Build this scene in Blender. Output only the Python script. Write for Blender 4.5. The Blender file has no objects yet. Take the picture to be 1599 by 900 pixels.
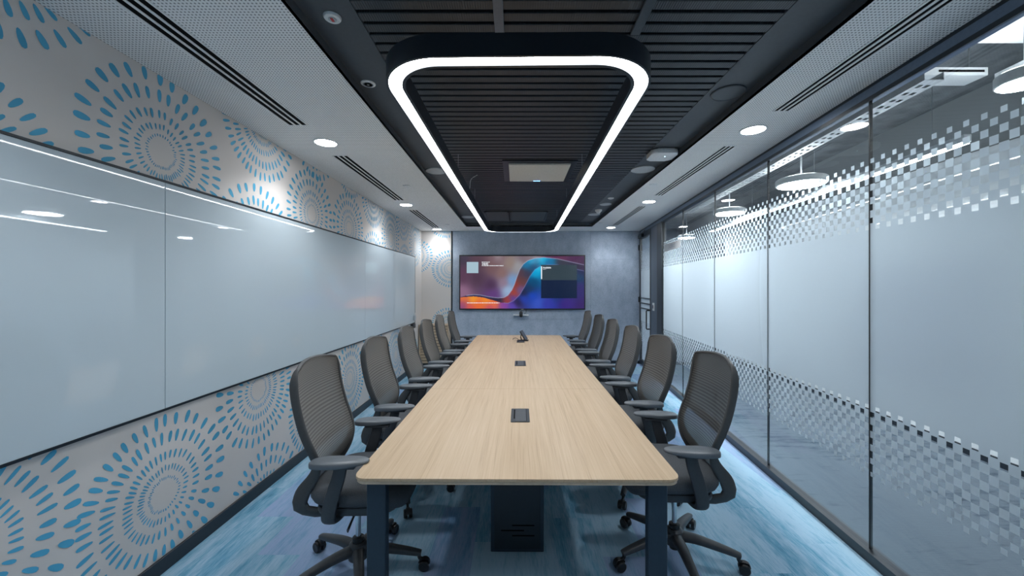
import bpy, bmesh, math, random
from mathutils import Vector, Matrix
random.seed(7)
PI = math.pi
sc = bpy.context.scene
COL = sc.collection

# ------------------------------------------------------------------ camera numbers
H, F, PX, PY = 1.55, 610.0, 806.0, 449.0
def at_z(px, py, z):
    Y = F * (H - z) / (py - PY)
    return ((px - PX) / F * Y, Y)
def at_y(px, py, Y):
    return ((px - PX) / F * Y, H + (PY - py) / F * Y)

YB = 7.946           # back wall
ZC = 2.696           # white ceiling
XL = -1.925          # left wall
GX, GK = 1.811, 0.0902   # glass partition x = GX + GK*y
def gx(y, off=0.0): return GX + off + GK * y

# ------------------------------------------------------------------ materials
MATS = {}
def srgb(r, g, b):
    def c(v):
        v /= 255.0
        return v / 12.92 if v <= 0.04045 else ((v + 0.055) / 1.055) ** 2.4
    return (c(r), c(g), c(b), 1.0)

class N:
    """tiny node-tree helper"""
    def __init__(self, name):
        self.m = bpy.data.materials.new(name); self.m.use_nodes = True
        self.t = self.m.node_tree; self.t.nodes.clear()
        self.out = self.t.nodes.new('ShaderNodeOutputMaterial')
        MATS[name] = self.m
    def n(self, typ, **kw):
        nd = self.t.nodes.new(typ)
        for k, v in kw.items(): setattr(nd, k, v)
        return nd
    def l(self, a, b): self.t.links.new(a, b)
    def val(self, sock, v):
        if hasattr(v, 'is_output') or isinstance(v, bpy.types.NodeSocket): self.l(v, sock)
        else: sock.default_value = v
    def math(self, op, a, b=None, c=None, clamp=False):
        nd = self.n('ShaderNodeMath', operation=op); nd.use_clamp = clamp
        self.val(nd.inputs[0], a)
        if b is not None: self.val(nd.inputs[1], b)
        if c is not None: self.val(nd.inputs[2], c)
        return nd.outputs[0]
    def mix(self, f, a, b, blend='MIX'):
        nd = self.n('ShaderNodeMix', data_type='RGBA', blend_type=blend)
        self.val(nd.inputs[0], f); self.val(nd.inputs[6], a); self.val(nd.inputs[7], b)
        return nd.outputs[2]
    def coord(self, which='Object'):
        return self.n('ShaderNodeTexCoord').outputs[which]
    def mapping(self, vec, scale=(1, 1, 1), loc=(0, 0, 0), rot=(0, 0, 0)):
        nd = self.n('ShaderNodeMapping')
        self.l(vec, nd.inputs[0]); nd.inputs[1].default_value = loc
        nd.inputs[2].default_value = rot; nd.inputs[3].default_value = scale
        return nd.outputs[0]
    def noise(self, vec, scale=5, detail=2, rough=0.5, out=0):
        nd = self.n('ShaderNodeTexNoise'); self.l(vec, nd.inputs['Vector'])
        nd.inputs['Scale'].default_value = scale; nd.inputs['Detail'].default_value = detail
        nd.inputs['Roughness'].default_value = rough
        return nd.outputs[out]
    def ramp(self, fac, stops, interp='LINEAR'):
        nd = self.n('ShaderNodeValToRGB'); self.l(fac, nd.inputs[0])
        cr = nd.color_ramp; cr.interpolation = interp
        while len(cr.elements) > 2: cr.elements.remove(cr.elements[-1])
        for i, (p, c) in enumerate(stops):
            e = cr.elements[i] if i < 2 else cr.elements.new(p)
            e.position = p; e.color = c
        return nd.outputs[0]
    def sep(self, vec):
        nd = self.n('ShaderNodeSeparateXYZ'); self.l(vec, nd.inputs[0]); return nd.outputs
    def comb(self, x=0, y=0, z=0):
        nd = self.n('ShaderNodeCombineXYZ')
        for i, v in enumerate((x, y, z)): self.val(nd.inputs[i], v)
        return nd.outputs[0]
    def bsdf(self, base=(.5, .5, .5, 1), rough=.5, metal=0, spec=.5, bump=None, bstr=.1, bdist=.01, coat=0, **kw):
        p = self.n('ShaderNodeBsdfPrincipled')
        self.val(p.inputs['Base Color'], base); self.val(p.inputs['Roughness'], rough)
        p.inputs['Metallic'].default_value = metal
        p.inputs['Specular IOR Level'].default_value = spec
        p.inputs['Coat Weight'].default_value = coat
        p.inputs['Coat Roughness'].default_value = 0.02
        if bump is not None:
            b = self.n('ShaderNodeBump'); b.inputs['Strength'].default_value = bstr
            b.inputs['Distance'].default_value = bdist
            self.l(bump, b.inputs['Height']); self.l(b.outputs[0], p.inputs['Normal'])
        self.p = p
        return p.outputs[0]
    def done(self, shader):
        self.l(shader, self.out.inputs[0]); return self.m

def simple(name, col, rough=.5, metal=0, spec=.5, nscale=60, amount=.06, bump=0.0):
    """plain material with a little procedural variation"""
    m = N(name); v = m.coord()
    nz = m.noise(v, nscale, 3)
    lo = tuple(c * (1 - amount) for c in col[:3]) + (1,)
    hi = tuple(min(1, c * (1 + amount)) for c in col[:3]) + (1,)
    c = m.ramp(nz, [(.3, lo), (.7, hi)])
    return m.done(m.bsdf(c, rough, metal, spec, nz if bump else None, bump, .002))

def emis(name, col, strength):
    m = N(name); e = m.n('ShaderNodeEmission')
    e.inputs[0].default_value = col; e.inputs[1].default_value = strength
    return m.done(e.outputs[0])

simple('black_plastic', (.014, .016, .019, 1), .45)
simple('black_metal', (.012, .019, .028, 1), .38, 0, .5)
simple('table_metal', (.013, .029, .05, 1), .42)
simple('dark_frame', (.022, .027, .034, 1), .35)
simple('channel_metal', (.16, .21, .29, 1), .3, .6)
simple('grey_panel', (.10, .125, .16, 1), .4)
simple('chrome', (.75, .77, .8, 1), .12, 1)
simple('arm_plastic', (.12, .138, .158, 1), .38, 0, .5, 200, .05)
simple('frame_grey', (.060, .063, .066, 1), .55)
simple('arm_dark', (.045, .051, .060, 1), .42)
simple('base_plastic', (.05, .055, .062, 1), .4)
simple('caster_plastic', (.012, .013, .016, 1), .35)
simple('seat_fabric', (.085, .094, .106, 1), .9, 0, .2, 500, .35, .4)
simple('white_plastic', (.72, .74, .75, 1), .4)
simple('off_white', (.62, .62, .58, 1), .55)
simple('grey_plastic', (.42, .45, .48, 1), .45)
simple('coffer_paint', (.062, .072, .083, 1), .5, 0, .45)
simple('void_black', (.004, .004, .005, 1), .8, 0, .1)
simple('panel_blue', (.07, .11, .22, 1), .8)
simple('red_paint', (.5, .02, .02, 1), .4)
simple('petal_blue', (.085, .40, .62, 1), .6, 0, .3, 3, .12)
simple('skirting', (.018, .024, .034, 1), .4)
simple('corridor_white', (.82, .84, .86, 1), .6, 0, .3, 2, .02)
simple('corridor_grey', (.30, .32, .335, 1), .7, 0, .3, 2, .04)
simple('concrete', (.24, .255, .27, 1), .8, 0, .3, 6, .3)
simple('tray_metal', (.62, .65, .68, 1), .4, .3)
simple('module_metal', (.05, .058, .068, 1), .45)
simple('wire_metal', (.45, .47, .5, 1), .4, .6)
emis('led_white', (.94, .975, 1, 1), 10.0)
emis('downlight_white', (.96, .98, 1, 1), 16.0)
emis('pendant_white', (.94, .98, 1, 1), 47.0)
emis('added_uplight_white', (.94, .98, 1, 1), 7.0)  # glow for the extra ring added on top of the discs
emis('linear_white', (.94, .98, 1, 1), 14.0)
emis('blue_led', (.12, .35, 1, 1), 5.0)
emis('status_led', (.5, .9, 1, 1), 4.0)
emis('screen_white', (.85, .9, .95, 1), .34)
emis('screen_tile', (.45, .62, .72, 1), .27)
emis('console_screen', (.05, .06, .08, 1), .5)

# cream painted wall with large soft mottling
m = N('cream_wall'); v = m.coord()
nz = m.noise(v, 1.1, 2)
c = m.ramp(nz, [(.35, (.66, .625, .60, 1)), (.65, (.70, .665, .64, 1))])
m.done(m.bsdf(c, .65, 0, .25, m.noise(v, 180, 2), .05, .001))

# perforated white ceiling: regular round holes
m = N('perforated_ceiling'); v = m.coord()
x, y, z = m.sep(v)
PITCH = .0165
fx = m.math('SUBTRACT', m.math('FRACT', m.math('DIVIDE', x, PITCH)), .5)
fy = m.math('SUBTRACT', m.math('FRACT', m.math('DIVIDE', y, PITCH)), .5)
d = m.math('SQRT', m.math('ADD', m.math('MULTIPLY', fx, fx), m.math('MULTIPLY', fy, fy)))
hole = m.math('LESS_THAN', d, .235)
# a plain margin around the perforated field
c = m.mix(hole, (.90, .90, .895, 1), (.24, .25, .255, 1))
m.done(m.bsdf(c, .7, 0, .2))
simple('ceiling_white', (.84, .85, .85, 1), .7, 0, .2, 3, .02)

# slatted metal ceiling with fine ribs across each slat
m = N('slat_metal'); v = m.coord(); x, y, z = m.sep(v)
rib = m.math('SINE', m.math('MULTIPLY', x, 2 * PI / .011))
big = m.noise(m.mapping(v, (.6, .35, 1)), 1.4, 2)
c = m.ramp(big, [(.35, (.014, .020, .030, 1)), (.68, (.034, .036, .040, 1))])
m.done(m.bsdf(c, .42, 0, .5, rib, .25, .002))

# acoustic felt
m = N('felt'); v = m.coord()
n1 = m.noise(v, 140, 4, .7); n2 = m.noise(m.mapping(v, (1, 1, .6)), 9, 3)
a = m.math('ADD', m.math('MULTIPLY', n1, .75), m.math('MULTIPLY', n2, .25))
c = m.ramp(a, [(.36, (.27, .335, .43, 1)), (.64, (.52, .59, .69, 1))])
m.done(m.bsdf(c, .95, 0, .1, n1, .3, .003))

# oak veneer (grain along Y)
m = N('oak'); v = m.coord()
g1 = m.noise(m.mapping(v, (26, .55, 26)), 2.2, 5, .62)
g2 = m.noise(m.mapping(v, (150, 2.2, 150)), 1.5, 2, .5)
g3 = m.noise(m.mapping(v, (5, .25, 5)), 1.7, 2)
a = m.math('ADD', m.math('ADD', m.math('MULTIPLY', g1, .55), m.math('MULTIPLY', g2, .25)), m.math('MULTIPLY', g3, .2))
c = m.ramp(a, [(.30, (.37, .255, .155, 1)), (.47, (.51, .375, .245, 1)), (.68, (.60, .465, .325, 1))])
m.done(m.bsdf(c, .42, 0, .4, g2, .05, .001))
simple('oak_edge', (.52, .42, .31, 1), .5, 0, .3, 40, .1)
simple('edge_grey', (.22, .22, .22, 1), .5)
# oak for the low slatted unit (grain along X)
m = N('oak_slat'); v = m.coord()
g1 = m.noise(m.mapping(v, (1.5, 20, 30)), 2.2, 4, .6)
c = m.ramp(g1, [(.3, (.40, .29, .19, 1)), (.7, (.60, .47, .34, 1))])
m.done(m.bsdf(c, .5, 0, .3))

# carpet planks
def carpet(name, along, cols, seed=0.0, pl=1.0, pw=.25, contrast=1.0, lavender=.5):
    m = N(name); v = m.coord(); x, y, z = m.sep(v)
    if along == 'Y': u, w = x, y
    else: u, w = y, x
    cu = m.math('FLOOR', m.math('DIVIDE', u, pw))
    shift = m.math('FRACT', m.math('MULTIPLY', cu, .377))
    wv = m.math('ADD', m.math('DIVIDE', w, pl), shift)
    cw = m.math('FLOOR', wv)
    wn = m.n('ShaderNodeTexWhiteNoise', noise_dimensions='3D')
    m.l(m.comb(cu, cw, seed), wn.inputs[0])
    rnd = wn.outputs[0]
    off = m.math('MULTIPLY', rnd, 37.0)
    vec = m.comb(m.math('ADD', m.math('MULTIPLY', u, 9), off), m.math('ADD', m.math('MULTIPLY', w, 1.1), off), 0)
    s1 = m.noise(vec, 1.6, 5, .65)
    vec2 = m.comb(m.math('ADD', m.math('MULTIPLY', u, 90), off), m.math('MULTIPLY', w, 7), 0)
    s2 = m.noise(vec2, 1.6, 3, .6)
    big = m.noise(m.comb(m.math('MULTIPLY', u, 1.3), m.math('MULTIPLY', w, .5), 3.0), 1.5, 2)
    t = m.math('ADD', m.math('ADD', m.math('MULTIPLY', s1, .62 * contrast), m.math('MULTIPLY', s2, .40)),
               m.math('ADD', m.math('MULTIPLY', rnd, .14), m.math('MULTIPLY', big, .14)))
    c = m.ramp(t, cols)
    # lavender cast on some planks
    wn2 = m.n('ShaderNodeTexWhiteNoise', noise_dimensions='3D'); m.l(m.comb(cu, cw, seed + 5), wn2.inputs[0])
    lav = m.math('MULTIPLY', m.math('GREATER_THAN', wn2.outputs[0], .66), lavender)
    c = m.mix(m.math('MULTIPLY', lav, s1), c, (.30, .33, .66, 1))
    fine = m.noise(v, 420, 2, .7)
    c = m.mix(.35, c, m.ramp(fine, [(.3, (.35, .35, .35, 1)), (.7, (1, 1, 1, 1))]), 'MULTIPLY')
    return m.done(m.bsdf(c, .95, 0, .1, s2, .5, .004))
carpet('carpet_blue', 'Y', [(.33, (.022, .085, .13, 1)), (.45, (.075, .24, .38, 1)),
                            (.58, (.17, .41, .60, 1)), (.76, (.40, .60, .76, 1))], 0.0, 1.0, .25, 1.2, .75)
carpet('carpet_grey', 'X', [(.36, (.008, .012, .018, 1)), (.46, (.025, .036, .050, 1)), (.56, (.060, .082, .110, 1)), (.68, (.14, .17, .205, 1))], 3.0, 1.0, .5, 1.25, 0.0)

# white glass board
m = N('board_glass'); v = m.coord()
c = m.ramp(m.noise(v, .6, 1), [(.3, (.50, .59, .65, 1)), (.7, (.52, .61, .67, 1))])
m.done(m.bsdf(c, .35, 0, .3, coat=1.0))

# clear partition glass: reflects by Fresnel where a ray enters, clear where it leaves
m = N('clear_glass')
tr = m.n('ShaderNodeBsdfTransparent'); tr.inputs[0].default_value = (.92, .95, .96, 1)
gl = m.n('ShaderNodeBsdfGlossy'); gl.inputs[0].default_value = (1, 1, 1, 1); gl.inputs['Roughness'].default_value = 0.0
fr = m.n('ShaderNodeFresnel'); fr.inputs[0].default_value = 1.5
geo = m.n('ShaderNodeNewGeometry')
front = m.math('SUBTRACT', 1.0, geo.outputs['Backfacing'])
fac = m.math('MULTIPLY', m.math('MULTIPLY', fr.outputs[0], 1.1), front, clamp=True)
mx = m.n('ShaderNodeMixShader'); m.l(fac, mx.inputs[0]); m.l(tr.outputs[0], mx.inputs[1]); m.l(gl.outputs[0], mx.inputs[2])
m.done(mx.outputs[0])

# frosted film
m = N('frosted_film')
df = m.n('ShaderNodeBsdfDiffuse'); df.inputs[0].default_value = (.58, .65, .71, 1)
tl = m.n('ShaderNodeBsdfTranslucent'); tl.inputs[0].default_value = (.51, .575, .635, 1)
rf = m.n('ShaderNodeBsdfRefraction'); rf.inputs[0].default_value = (.74, .84, .88, 1)
rf.inputs['Roughness'].default_value = .75; rf.inputs['IOR'].default_value = 1.12
m1 = m.n('ShaderNodeMixShader'); m1.inputs[0].default_value = .6
m.l(df.outputs[0], m1.inputs[1]); m.l(tl.outputs[0], m1.inputs[2])
m2 = m.n('ShaderNodeMixShader'); m2.inputs[0].default_value = .08
m.l(m1.outputs[0], m2.inputs[1]); m.l(rf.outputs[0], m2.inputs[2])
m.done(m2.outputs[0])

# chair mesh: woven grey net, slightly see-through
m = N('chair_net'); uv = m.coord('UV'); x, y, z = m.sep(uv)
wv = m.math('SINE', m.math('MULTIPLY', y, 2 * PI * 62))
wh = m.math('SINE', m.math('MULTIPLY', x, 2 * PI * 70))
a = m.math('ADD', m.math('MULTIPLY', wv, .7), m.math('MULTIPLY', wh, .3))
c = m.ramp(m.math('ADD', m.math('MULTIPLY', a, .5), .5), [(.2, (.125, .117, .109, 1)), (.8, (.265, .252, .238, 1))])
sh = m.bsdf(c, .6, 0, .3, a, .2, .002)
tr = m.n('ShaderNodeBsdfTransparent')
mx = m.n('ShaderNodeMixShader'); mx.inputs[0].default_value = .10
m.l(sh, mx.inputs[1]); m.l(tr.outputs[0], mx.inputs[2]); m.done(mx.outputs[0])

# display picture from a colour attribute
m = N('display_picture')
at = m.n('ShaderNodeAttribute'); at.attribute_name = 'picture'
e = m.n('ShaderNodeEmission'); m.l(at.outputs[0], e.inputs[0]); e.inputs[1].default_value = .27
g = m.n('ShaderNodeBsdfGlossy'); g.inputs['Roughness'].default_value = .15; g.inputs[0].default_value = (.03, .03, .03, 1)
ad = m.n('ShaderNodeAddShader'); m.l(e.outputs[0], ad.inputs[0]); m.l(g.outputs[0], ad.inputs[1]); m.done(ad.outputs[0])

M = MATS
# ------------------------------------------------------------------ mesh helpers
def BM(): return bmesh.new()

def obj(name, bm, mat, parent=None, smooth=35, loc=None, mats=None):
    me = bpy.data.meshes.new(name)
    bmesh.ops.recalc_face_normals(bm, faces=bm.faces[:])
    bm.to_mesh(me); bm.free()
    for mm in (mats or [mat]): me.materials.append(M[mm])
    if smooth:
        for p in me.polygons: p.use_smooth = True
        me.set_sharp_from_angle(angle=math.radians(smooth))
    o = bpy.data.objects.new(name, me); COL.objects.link(o)
    if loc: o.location = loc
    if parent: o.parent = parent
    return o

def tag(o, label, cat, group=None):
    o['label'] = label; o['category'] = cat
    if group: o['group'] = group
    return o
def thing(name, label, cat, loc=(0, 0, 0), rz=0, group=None):
    o = bpy.data.objects.new(name, None); COL.objects.link(o)
    o.empty_display_size = .1
    o.location = loc; o.rotation_euler = (0, 0, rz)
    return tag(o, label, cat, group)
def struct(name, bm, mat, parent=None, smooth=35, mats=None):
    o = obj(name, bm, mat, parent, smooth, mats=mats); o['kind'] = 'structure'; return o

def box(bm, x0, x1, y0, y1, z0, z1, bev=0, seg=2, mi=0):
    vs = [bm.verts.new((x, y, z)) for z in (z0, z1) for y in (y0, y1) for x in (x0, x1)]
    idx = [(0, 2, 3, 1), (4, 5, 7, 6), (0, 1, 5, 4), (2, 6, 7, 3), (0, 4, 6, 2), (1, 3, 7, 5)]
    fs = [bm.faces.new([vs[i] for i in q]) for q in idx]
    for f in fs: f.material_index = mi
    if bev:
        es = set(e for f in fs for e in f.edges)
        r = bmesh.ops.bevel(bm, geom=list(es), offset=bev, segments=seg, affect='EDGES', profile=.5)
        vs = list(set(v for f in r['faces'] for v in f.verts) | set(v for v in vs if v.is_valid))
    return [v for v in vs if v.is_valid]

def hexa(bm, pts):
    """8 points: bottom quad then top quad"""
    vs = [bm.verts.new(p) for p in pts]
    for q in ((3, 2, 1, 0), (4, 5, 6, 7), (0, 1, 5, 4), (1, 2, 6, 5), (2, 3, 7, 6), (3, 0, 4, 7)):
        bm.faces.new([vs[i] for i in q])
    return vs

def gbox(bm, ya, yb, o0, o1, z0, z1):
    """box along the slightly angled glass line"""
    return hexa(bm, [(gx(ya, o0), ya, z0), (gx(ya, o1), ya, z0), (gx(yb, o1), yb, z0), (gx(yb, o0), yb, z0),
                     (gx(ya, o0), ya, z1), (gx(ya, o1), ya, z1), (gx(yb, o1), yb, z1), (gx(yb, o0), yb, z1)])

def prism(bm, pts, z0, z1, bev=0, seg=2, mi=0):
    a = [bm.verts.new((x, y, z0)) for x, y in pts]; b = [bm.verts.new((x, y, z1)) for x, y in pts]
    n = len(pts)
    fs = [bm.faces.new(list(reversed(a))), bm.faces.new(b)]
    for i in range(n): fs.append(bm.faces.new((a[i], a[(i + 1) % n], b[(i + 1) % n], b[i])))
    for f in fs: f.material_index = mi
    if bev:
        es = list(fs[0].edges) + list(fs[1].edges)
        bmesh.ops.bevel(bm, geom=es, offset=bev, segments=seg, affect='EDGES', profile=.5)

def rrect(hx, hy, r, cx=0, cy=0, n=6):
    pts = []
    for sx, sy, a0 in ((1, 1, 0), (-1, 1, 90), (-1, -1, 180), (1, -1, 270)):
        for k in range(n + 1):
            a = math.radians(a0 + 90 * k / n)
            pts.append((cx + sx * (hx - r) + r * math.cos(a), cy + sy * (hy - r) + r * math.sin(a)))
    return pts

def lathe(bm, prof, seg=32, c=(0, 0, 0), axis='Z'):
    """prof: list of (r, h)"""
    rings = []
    def P(r, h, a):
        x, y = r * math.cos(a), r * math.sin(a)
        v = {'Z': (x, y, h), 'X': (h, x, y), 'Y': (x, h, y)}[axis]
        return (c[0] + v[0], c[1] + v[1], c[2] + v[2])
    for r, h in prof:
        if r < 1e-6: rings.append([bm.verts.new(P(0, h, 0))])
        else: rings.append([bm.verts.new(P(r, h, 2 * PI * i / seg)) for i in range(seg)])
    for a, b in zip(rings, rings[1:]):
        for i in range(seg):
            j = (i + 1) % seg
            if len(a) == 1 and len(b) == 1: continue
            if len(a) == 1: bm.faces.new((a[0], b[j], b[i]))
            elif len(b) == 1: bm.faces.new((a[i], a[j], b[0]))
            else: bm.faces.new((a[i], a[j], b[j], b[i]))
    for rg, rev in ((rings[0], True), (rings[-1], False)):
        if len(rg) > 1: bm.faces.new(list(reversed(rg)) if rev else rg)

def sweep(bm, pts, secs, side=None, seg=10, power=2.0):
    """sweep a superelliptic section (half width along 'side', half height) along pts; caps both ends"""
    P = [Vector(p) for p in pts]; rings = []
    n = len(P)
    prev = None
    for i in range(n):
        t = (P[min(i + 1, n - 1)] - P[max(i - 1, 0)]).normalized()
        if side is not None: s = Vector(side(i) if callable(side) else side)
        elif prev is not None: s = prev
        else: s = Vector((0, 0, 1)) if abs(t.z) < .9 else Vector((1, 0, 0))
        s = (s - t * s.dot(t)).normalized(); prev = s
        u = t.cross(s).normalized()
        w, h = secs[i] if isinstance(secs, list) else secs
        ring = []
        for k in range(seg):
            a = 2 * PI * k / seg
            ca, sa = math.cos(a), math.sin(a)
            x = math.copysign(abs(ca) ** (2 / power), ca) * w
            y = math.copysign(abs(sa) ** (2 / power), sa) * h
            ring.append(bm.verts.new(P[i] + s * x + u * y))
        rings.append(ring)
    for a, b in zip(rings, rings[1:]):
        for k in range(seg):
            j = (k + 1) % seg
            bm.faces.new((a[k], a[j], b[j], b[k]))
    bm.faces.new(list(reversed(rings[0]))); bm.faces.new(rings[-1])

def spline(pts, n):
    """Catmull-Rom through tuples of any length, n samples"""
    out = []; m_ = len(pts) - 1
    for k in range(n):
        t = k / (n - 1) * m_; i = min(int(t), m_ - 1); t -= i
        p0, p1, p2, p3 = pts[max(i - 1, 0)], pts[i], pts[i + 1], pts[min(i + 2, m_)]
        out.append(tuple(.5 * (2 * b + (-a + c) * t + (2 * a - 5 * b + 4 * c - d) * t * t + (-a + 3 * b - 3 * c + d) * t ** 3)
                         for a, b, c, d in zip(p0, p1, p2, p3)))
    return out

def text_mesh(name, body, size, mat, parent, loc, rot, extrude=.0004, align='LEFT', weight=0):
    cu = bpy.data.curves.new(name, 'FONT'); cu.body = body; cu.size = size; cu.extrude = extrude
    cu.align_x = align; cu.offset = weight
    tmp = bpy.data.objects.new(name + '_tmp', cu); COL.objects.link(tmp)
    bpy.context.view_layer.update()
    me = bpy.data.meshes.new_from_object(tmp.evaluated_get(bpy.context.evaluated_depsgraph_get()))
    bpy.data.objects.remove(tmp); bpy.data.curves.remove(cu)
    me.name = name; me.materials.clear(); me.materials.append(M[mat])
    o = bpy.data.objects.new(name, me); COL.objects.link(o)
    o.parent = parent; o.location = loc; o.rotation_euler = rot
    return o

def copy_tree(o, parent=None):
    c = o.copy(); COL.objects.link(c)
    if parent: c.parent = parent
    for ch in list(o.children): copy_tree(ch, c)
    return c

# ------------------------------------------------------------------ room shell
YF = -2.4
bm = BM()
hexa(bm, [(XL - .1, YF - .1, -.1), (gx(YF, .05), YF - .1, -.1), (gx(YB + .1, .05), YB + .1, -.1), (XL - .1, YB + .1, -.1),
          (XL - .1, YF - .1, 0), (gx(YF, .05), YF - .1, 0), (gx(YB + .1, .05), YB + .1, 0), (XL - .1, YB + .1, 0)])
struct('floor', bm, 'carpet_blue', smooth=0)
bm = BM(); box(bm, XL - .12, XL, YF - .1, YB + .12, 0, 3.1); wall_left = struct('wall_left', bm, 'cream_wall', smooth=0)
bm = BM(); box(bm, XL - .12, gx(YF, .1), YF - .12, YF, 0, 3.1); struct('wall_front', bm, 'cream_wall', smooth=0)
XT = at_y(705, 400, YB)[0]          # black trim between wallpaper and felt
bm = BM(); box(bm, XL, XT, YB, YB + .12, 0, 3.1); wall_corner = struct('wall_corner', bm, 'cream_wall', smooth=0)
XR = gx(YB)
bm = BM(); box(bm, XT, XR + .3, YB + .025, YB + .12, 0, 3.1)
cols = [XT + .02] + [at_y(p, 0, YB)[0] for p in (774, 848, 922)] + [XR + .12]
rows = [0.06, .90, 2.12, 3.0]
for a, b in zip(cols, cols[1:]):
    for r0, r1 in zip(rows, rows[1:]):
        box(bm, a + .0012, b - .0012, YB, YB + .024, r0 + .0012, r1 - .0012, .002, 1)
struct('wall_back', bm, 'felt', smooth=0)
bm = BM(); box(bm, XT - .006, XT + .018, YB - .012, YB + .02, .06, ZC, .002, 1); struct('trim_1', bm, 'black_metal')
# skirtings
bm = BM(); box(bm, XL, XL + .014, YF, YB, 0, .085, .002, 1); struct('baseboard_left', bm, 'skirting')
bm = BM(); box(bm, XL + .014, XR, YB - .014, YB, 0, .06, .002, 1); struct('baseboard_back', bm, 'skirting')

# ceiling: white perforated ring around a dark coffer
CX0, CX1, CY1 = -.94, 1.43, 7.37
ZB = 2.762       # coffer band
bm = BM()
def cslab(x00, x01, x10, x11, y0, y1):
    hexa(bm, [(x00, y0, ZC), (x01, y0, ZC), (x11, y1, ZC), (x10, y1, ZC), (x00, y0, ZC + .02), (x01, y0, ZC + .02), (x11, y1, ZC + .02), (x10, y1, ZC + .02)])
cslab(XL, CX0, XL, CX0, YF, YB)
cslab(CX1, gx(YF, .06), CX1, gx(YB, .06), YF, YB)
struct('ceiling', bm, 'perforated_ceiling', smooth=0)
bm = BM(); box(bm, CX0, CX1, CY1, YB, ZC, ZC + .02); struct('ceiling_end_strip', bm, 'ceiling_white', smooth=0)
# coffer riser + band
OX0, OX1, OY1 = -.705, 1.19, 7.30
bm = BM()
box(bm, CX0 - .012, CX0, YF, CY1, ZC + .0005, ZB + .03)
box(bm, CX1, CX1 + .012, YF, CY1, ZC + .0005, ZB + .03)
box(bm, CX0, CX1, CY1, CY1 + .012, ZC + .0005, ZB + .03)
box(bm, CX0, OX0, YF, CY1, ZB, ZB + .03)
box(bm, OX1, CX1, YF, CY1, ZB, ZB + .03)
box(bm, OX0, OX1, OY1, CY1, ZB, ZB + .03)
struct('ceiling_coffer', bm, 'coffer_paint', smooth=0)
bm = BM()
pit = .0755; y = OY1 - .005
while y > -2.3:
    box(bm, OX0, OX1, y - .056, y, ZB + .001, ZB + .028, .003, 1)
    y -= pit
struct('ceiling_slats', bm, 'slat_metal', smooth=0)
bm = BM(); box(bm, OX0 - .02, OX1 + .02, YF, OY1 + .02, 2.97, 3.0)
box(bm, XL, gx(YB, .1), YF - .1, YB + .1, 3.1, 3.12)
struct('ceiling_void', bm, 'void_black', smooth=0)
for xx, mm, nm in ((-.078, 'grey_panel', 'trim_2'), (.566, 'channel_metal', 'trim_3')):
    bm = BM(); box(bm, xx - .022, xx + .022, -2.3, 1.86, ZB - .012, ZB + .001, .002, 1); struct(nm, bm, 'coffer_paint' if nm == 'trim_3' else mm)

# ------------------------------------------------------------------ wall mural
def mural(name, centres, xform, clip, parent):
    bm = BM()
    rings = [(.078, .096, 44, .16), (.118, .155, 42, .165), (.180, .232, 42, .165), (.268, .340, 40, .165), (.362, .436, 38, .150)]
    for cu, cv, R in centres:
        s = R / .436
        ph = random.random() * 6.28
        for (r0, r1, n, wf) in rings:
            for i in range(n):
                th = 2 * PI * (i + random.uniform(-.10, .10)) / n
                # one side of every flower is sparse with plump petals, the other dense with slim ones
                dens = 1 + .30 * math.cos(th)
                a = ph + th + .30 * math.sin(th)
                q = max(dens, .84)
                L = (r1 - r0) * random.uniform(.86, 1.04) * (1.0 - .10 * (q - 1)) * s
                wdt = min(2 * PI * (r0 + r1) / 2 * s / n * wf * 1.25 * q * random.uniform(.9, 1.1), L * .33)
                rc = ((r0 + r1) / 2 + random.uniform(-.005, .005)) * s
                tw = random.uniform(-.10, .10)
                dx, dy = math.cos(a + tw), math.sin(a + tw)
                cx, cy = cu + rc * math.cos(a), cv + rc * math.sin(a)
                pts = []
                for k in range(12):
                    b = 2 * PI * k / 12
                    e = math.cos(b) * L / 2
                    w = math.copysign(abs(math.sin(b)) ** .8, math.sin(b)) * wdt * (1 + .22 * math.cos(b))
                    pts.append((cx + dx * e - dy * w, cy + dy * e + dx * w))
                if any(not clip(*p) for p in pts):
                    cxl = [(min(max(u, clip.u0), clip.u1), min(max(v, clip.v0), clip.v1)) for u, v in pts]
                    us = [u for u, v in cxl]; vs = [v for u, v in cxl]
                    if max(us) - min(us) < .004 or max(vs) - min(vs) < .004: continue
                    cc = []
                    for p in cxl:
                        if not cc or (abs(p[0] - cc[-1][0]) + abs(p[1] - cc[-1][1])) > 1e-4: cc.append(p)
                    if len(cc) < 3 or (abs(cc[0][0] - cc[-1][0]) + abs(cc[0][1] - cc[-1][1])) < 1e-4: cc = cc[:-1]
                    if len(cc) < 3: continue
                    pts = cc
                try: bm.faces.new([bm.verts.new(xform(*p)) for p in pts])
                except ValueError: pass
    o = struct(name, bm, 'petal_blue', parent, 0)
    return o
class Clip:
    def __init__(s, u0, u1, v0, v1): s.u0, s.u1, s.v0, s.v1 = u0, u1, v0, v1
    def __call__(s, u, v): return s.u0 < u < s.u1 and s.v0 < v < s.v1
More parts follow.
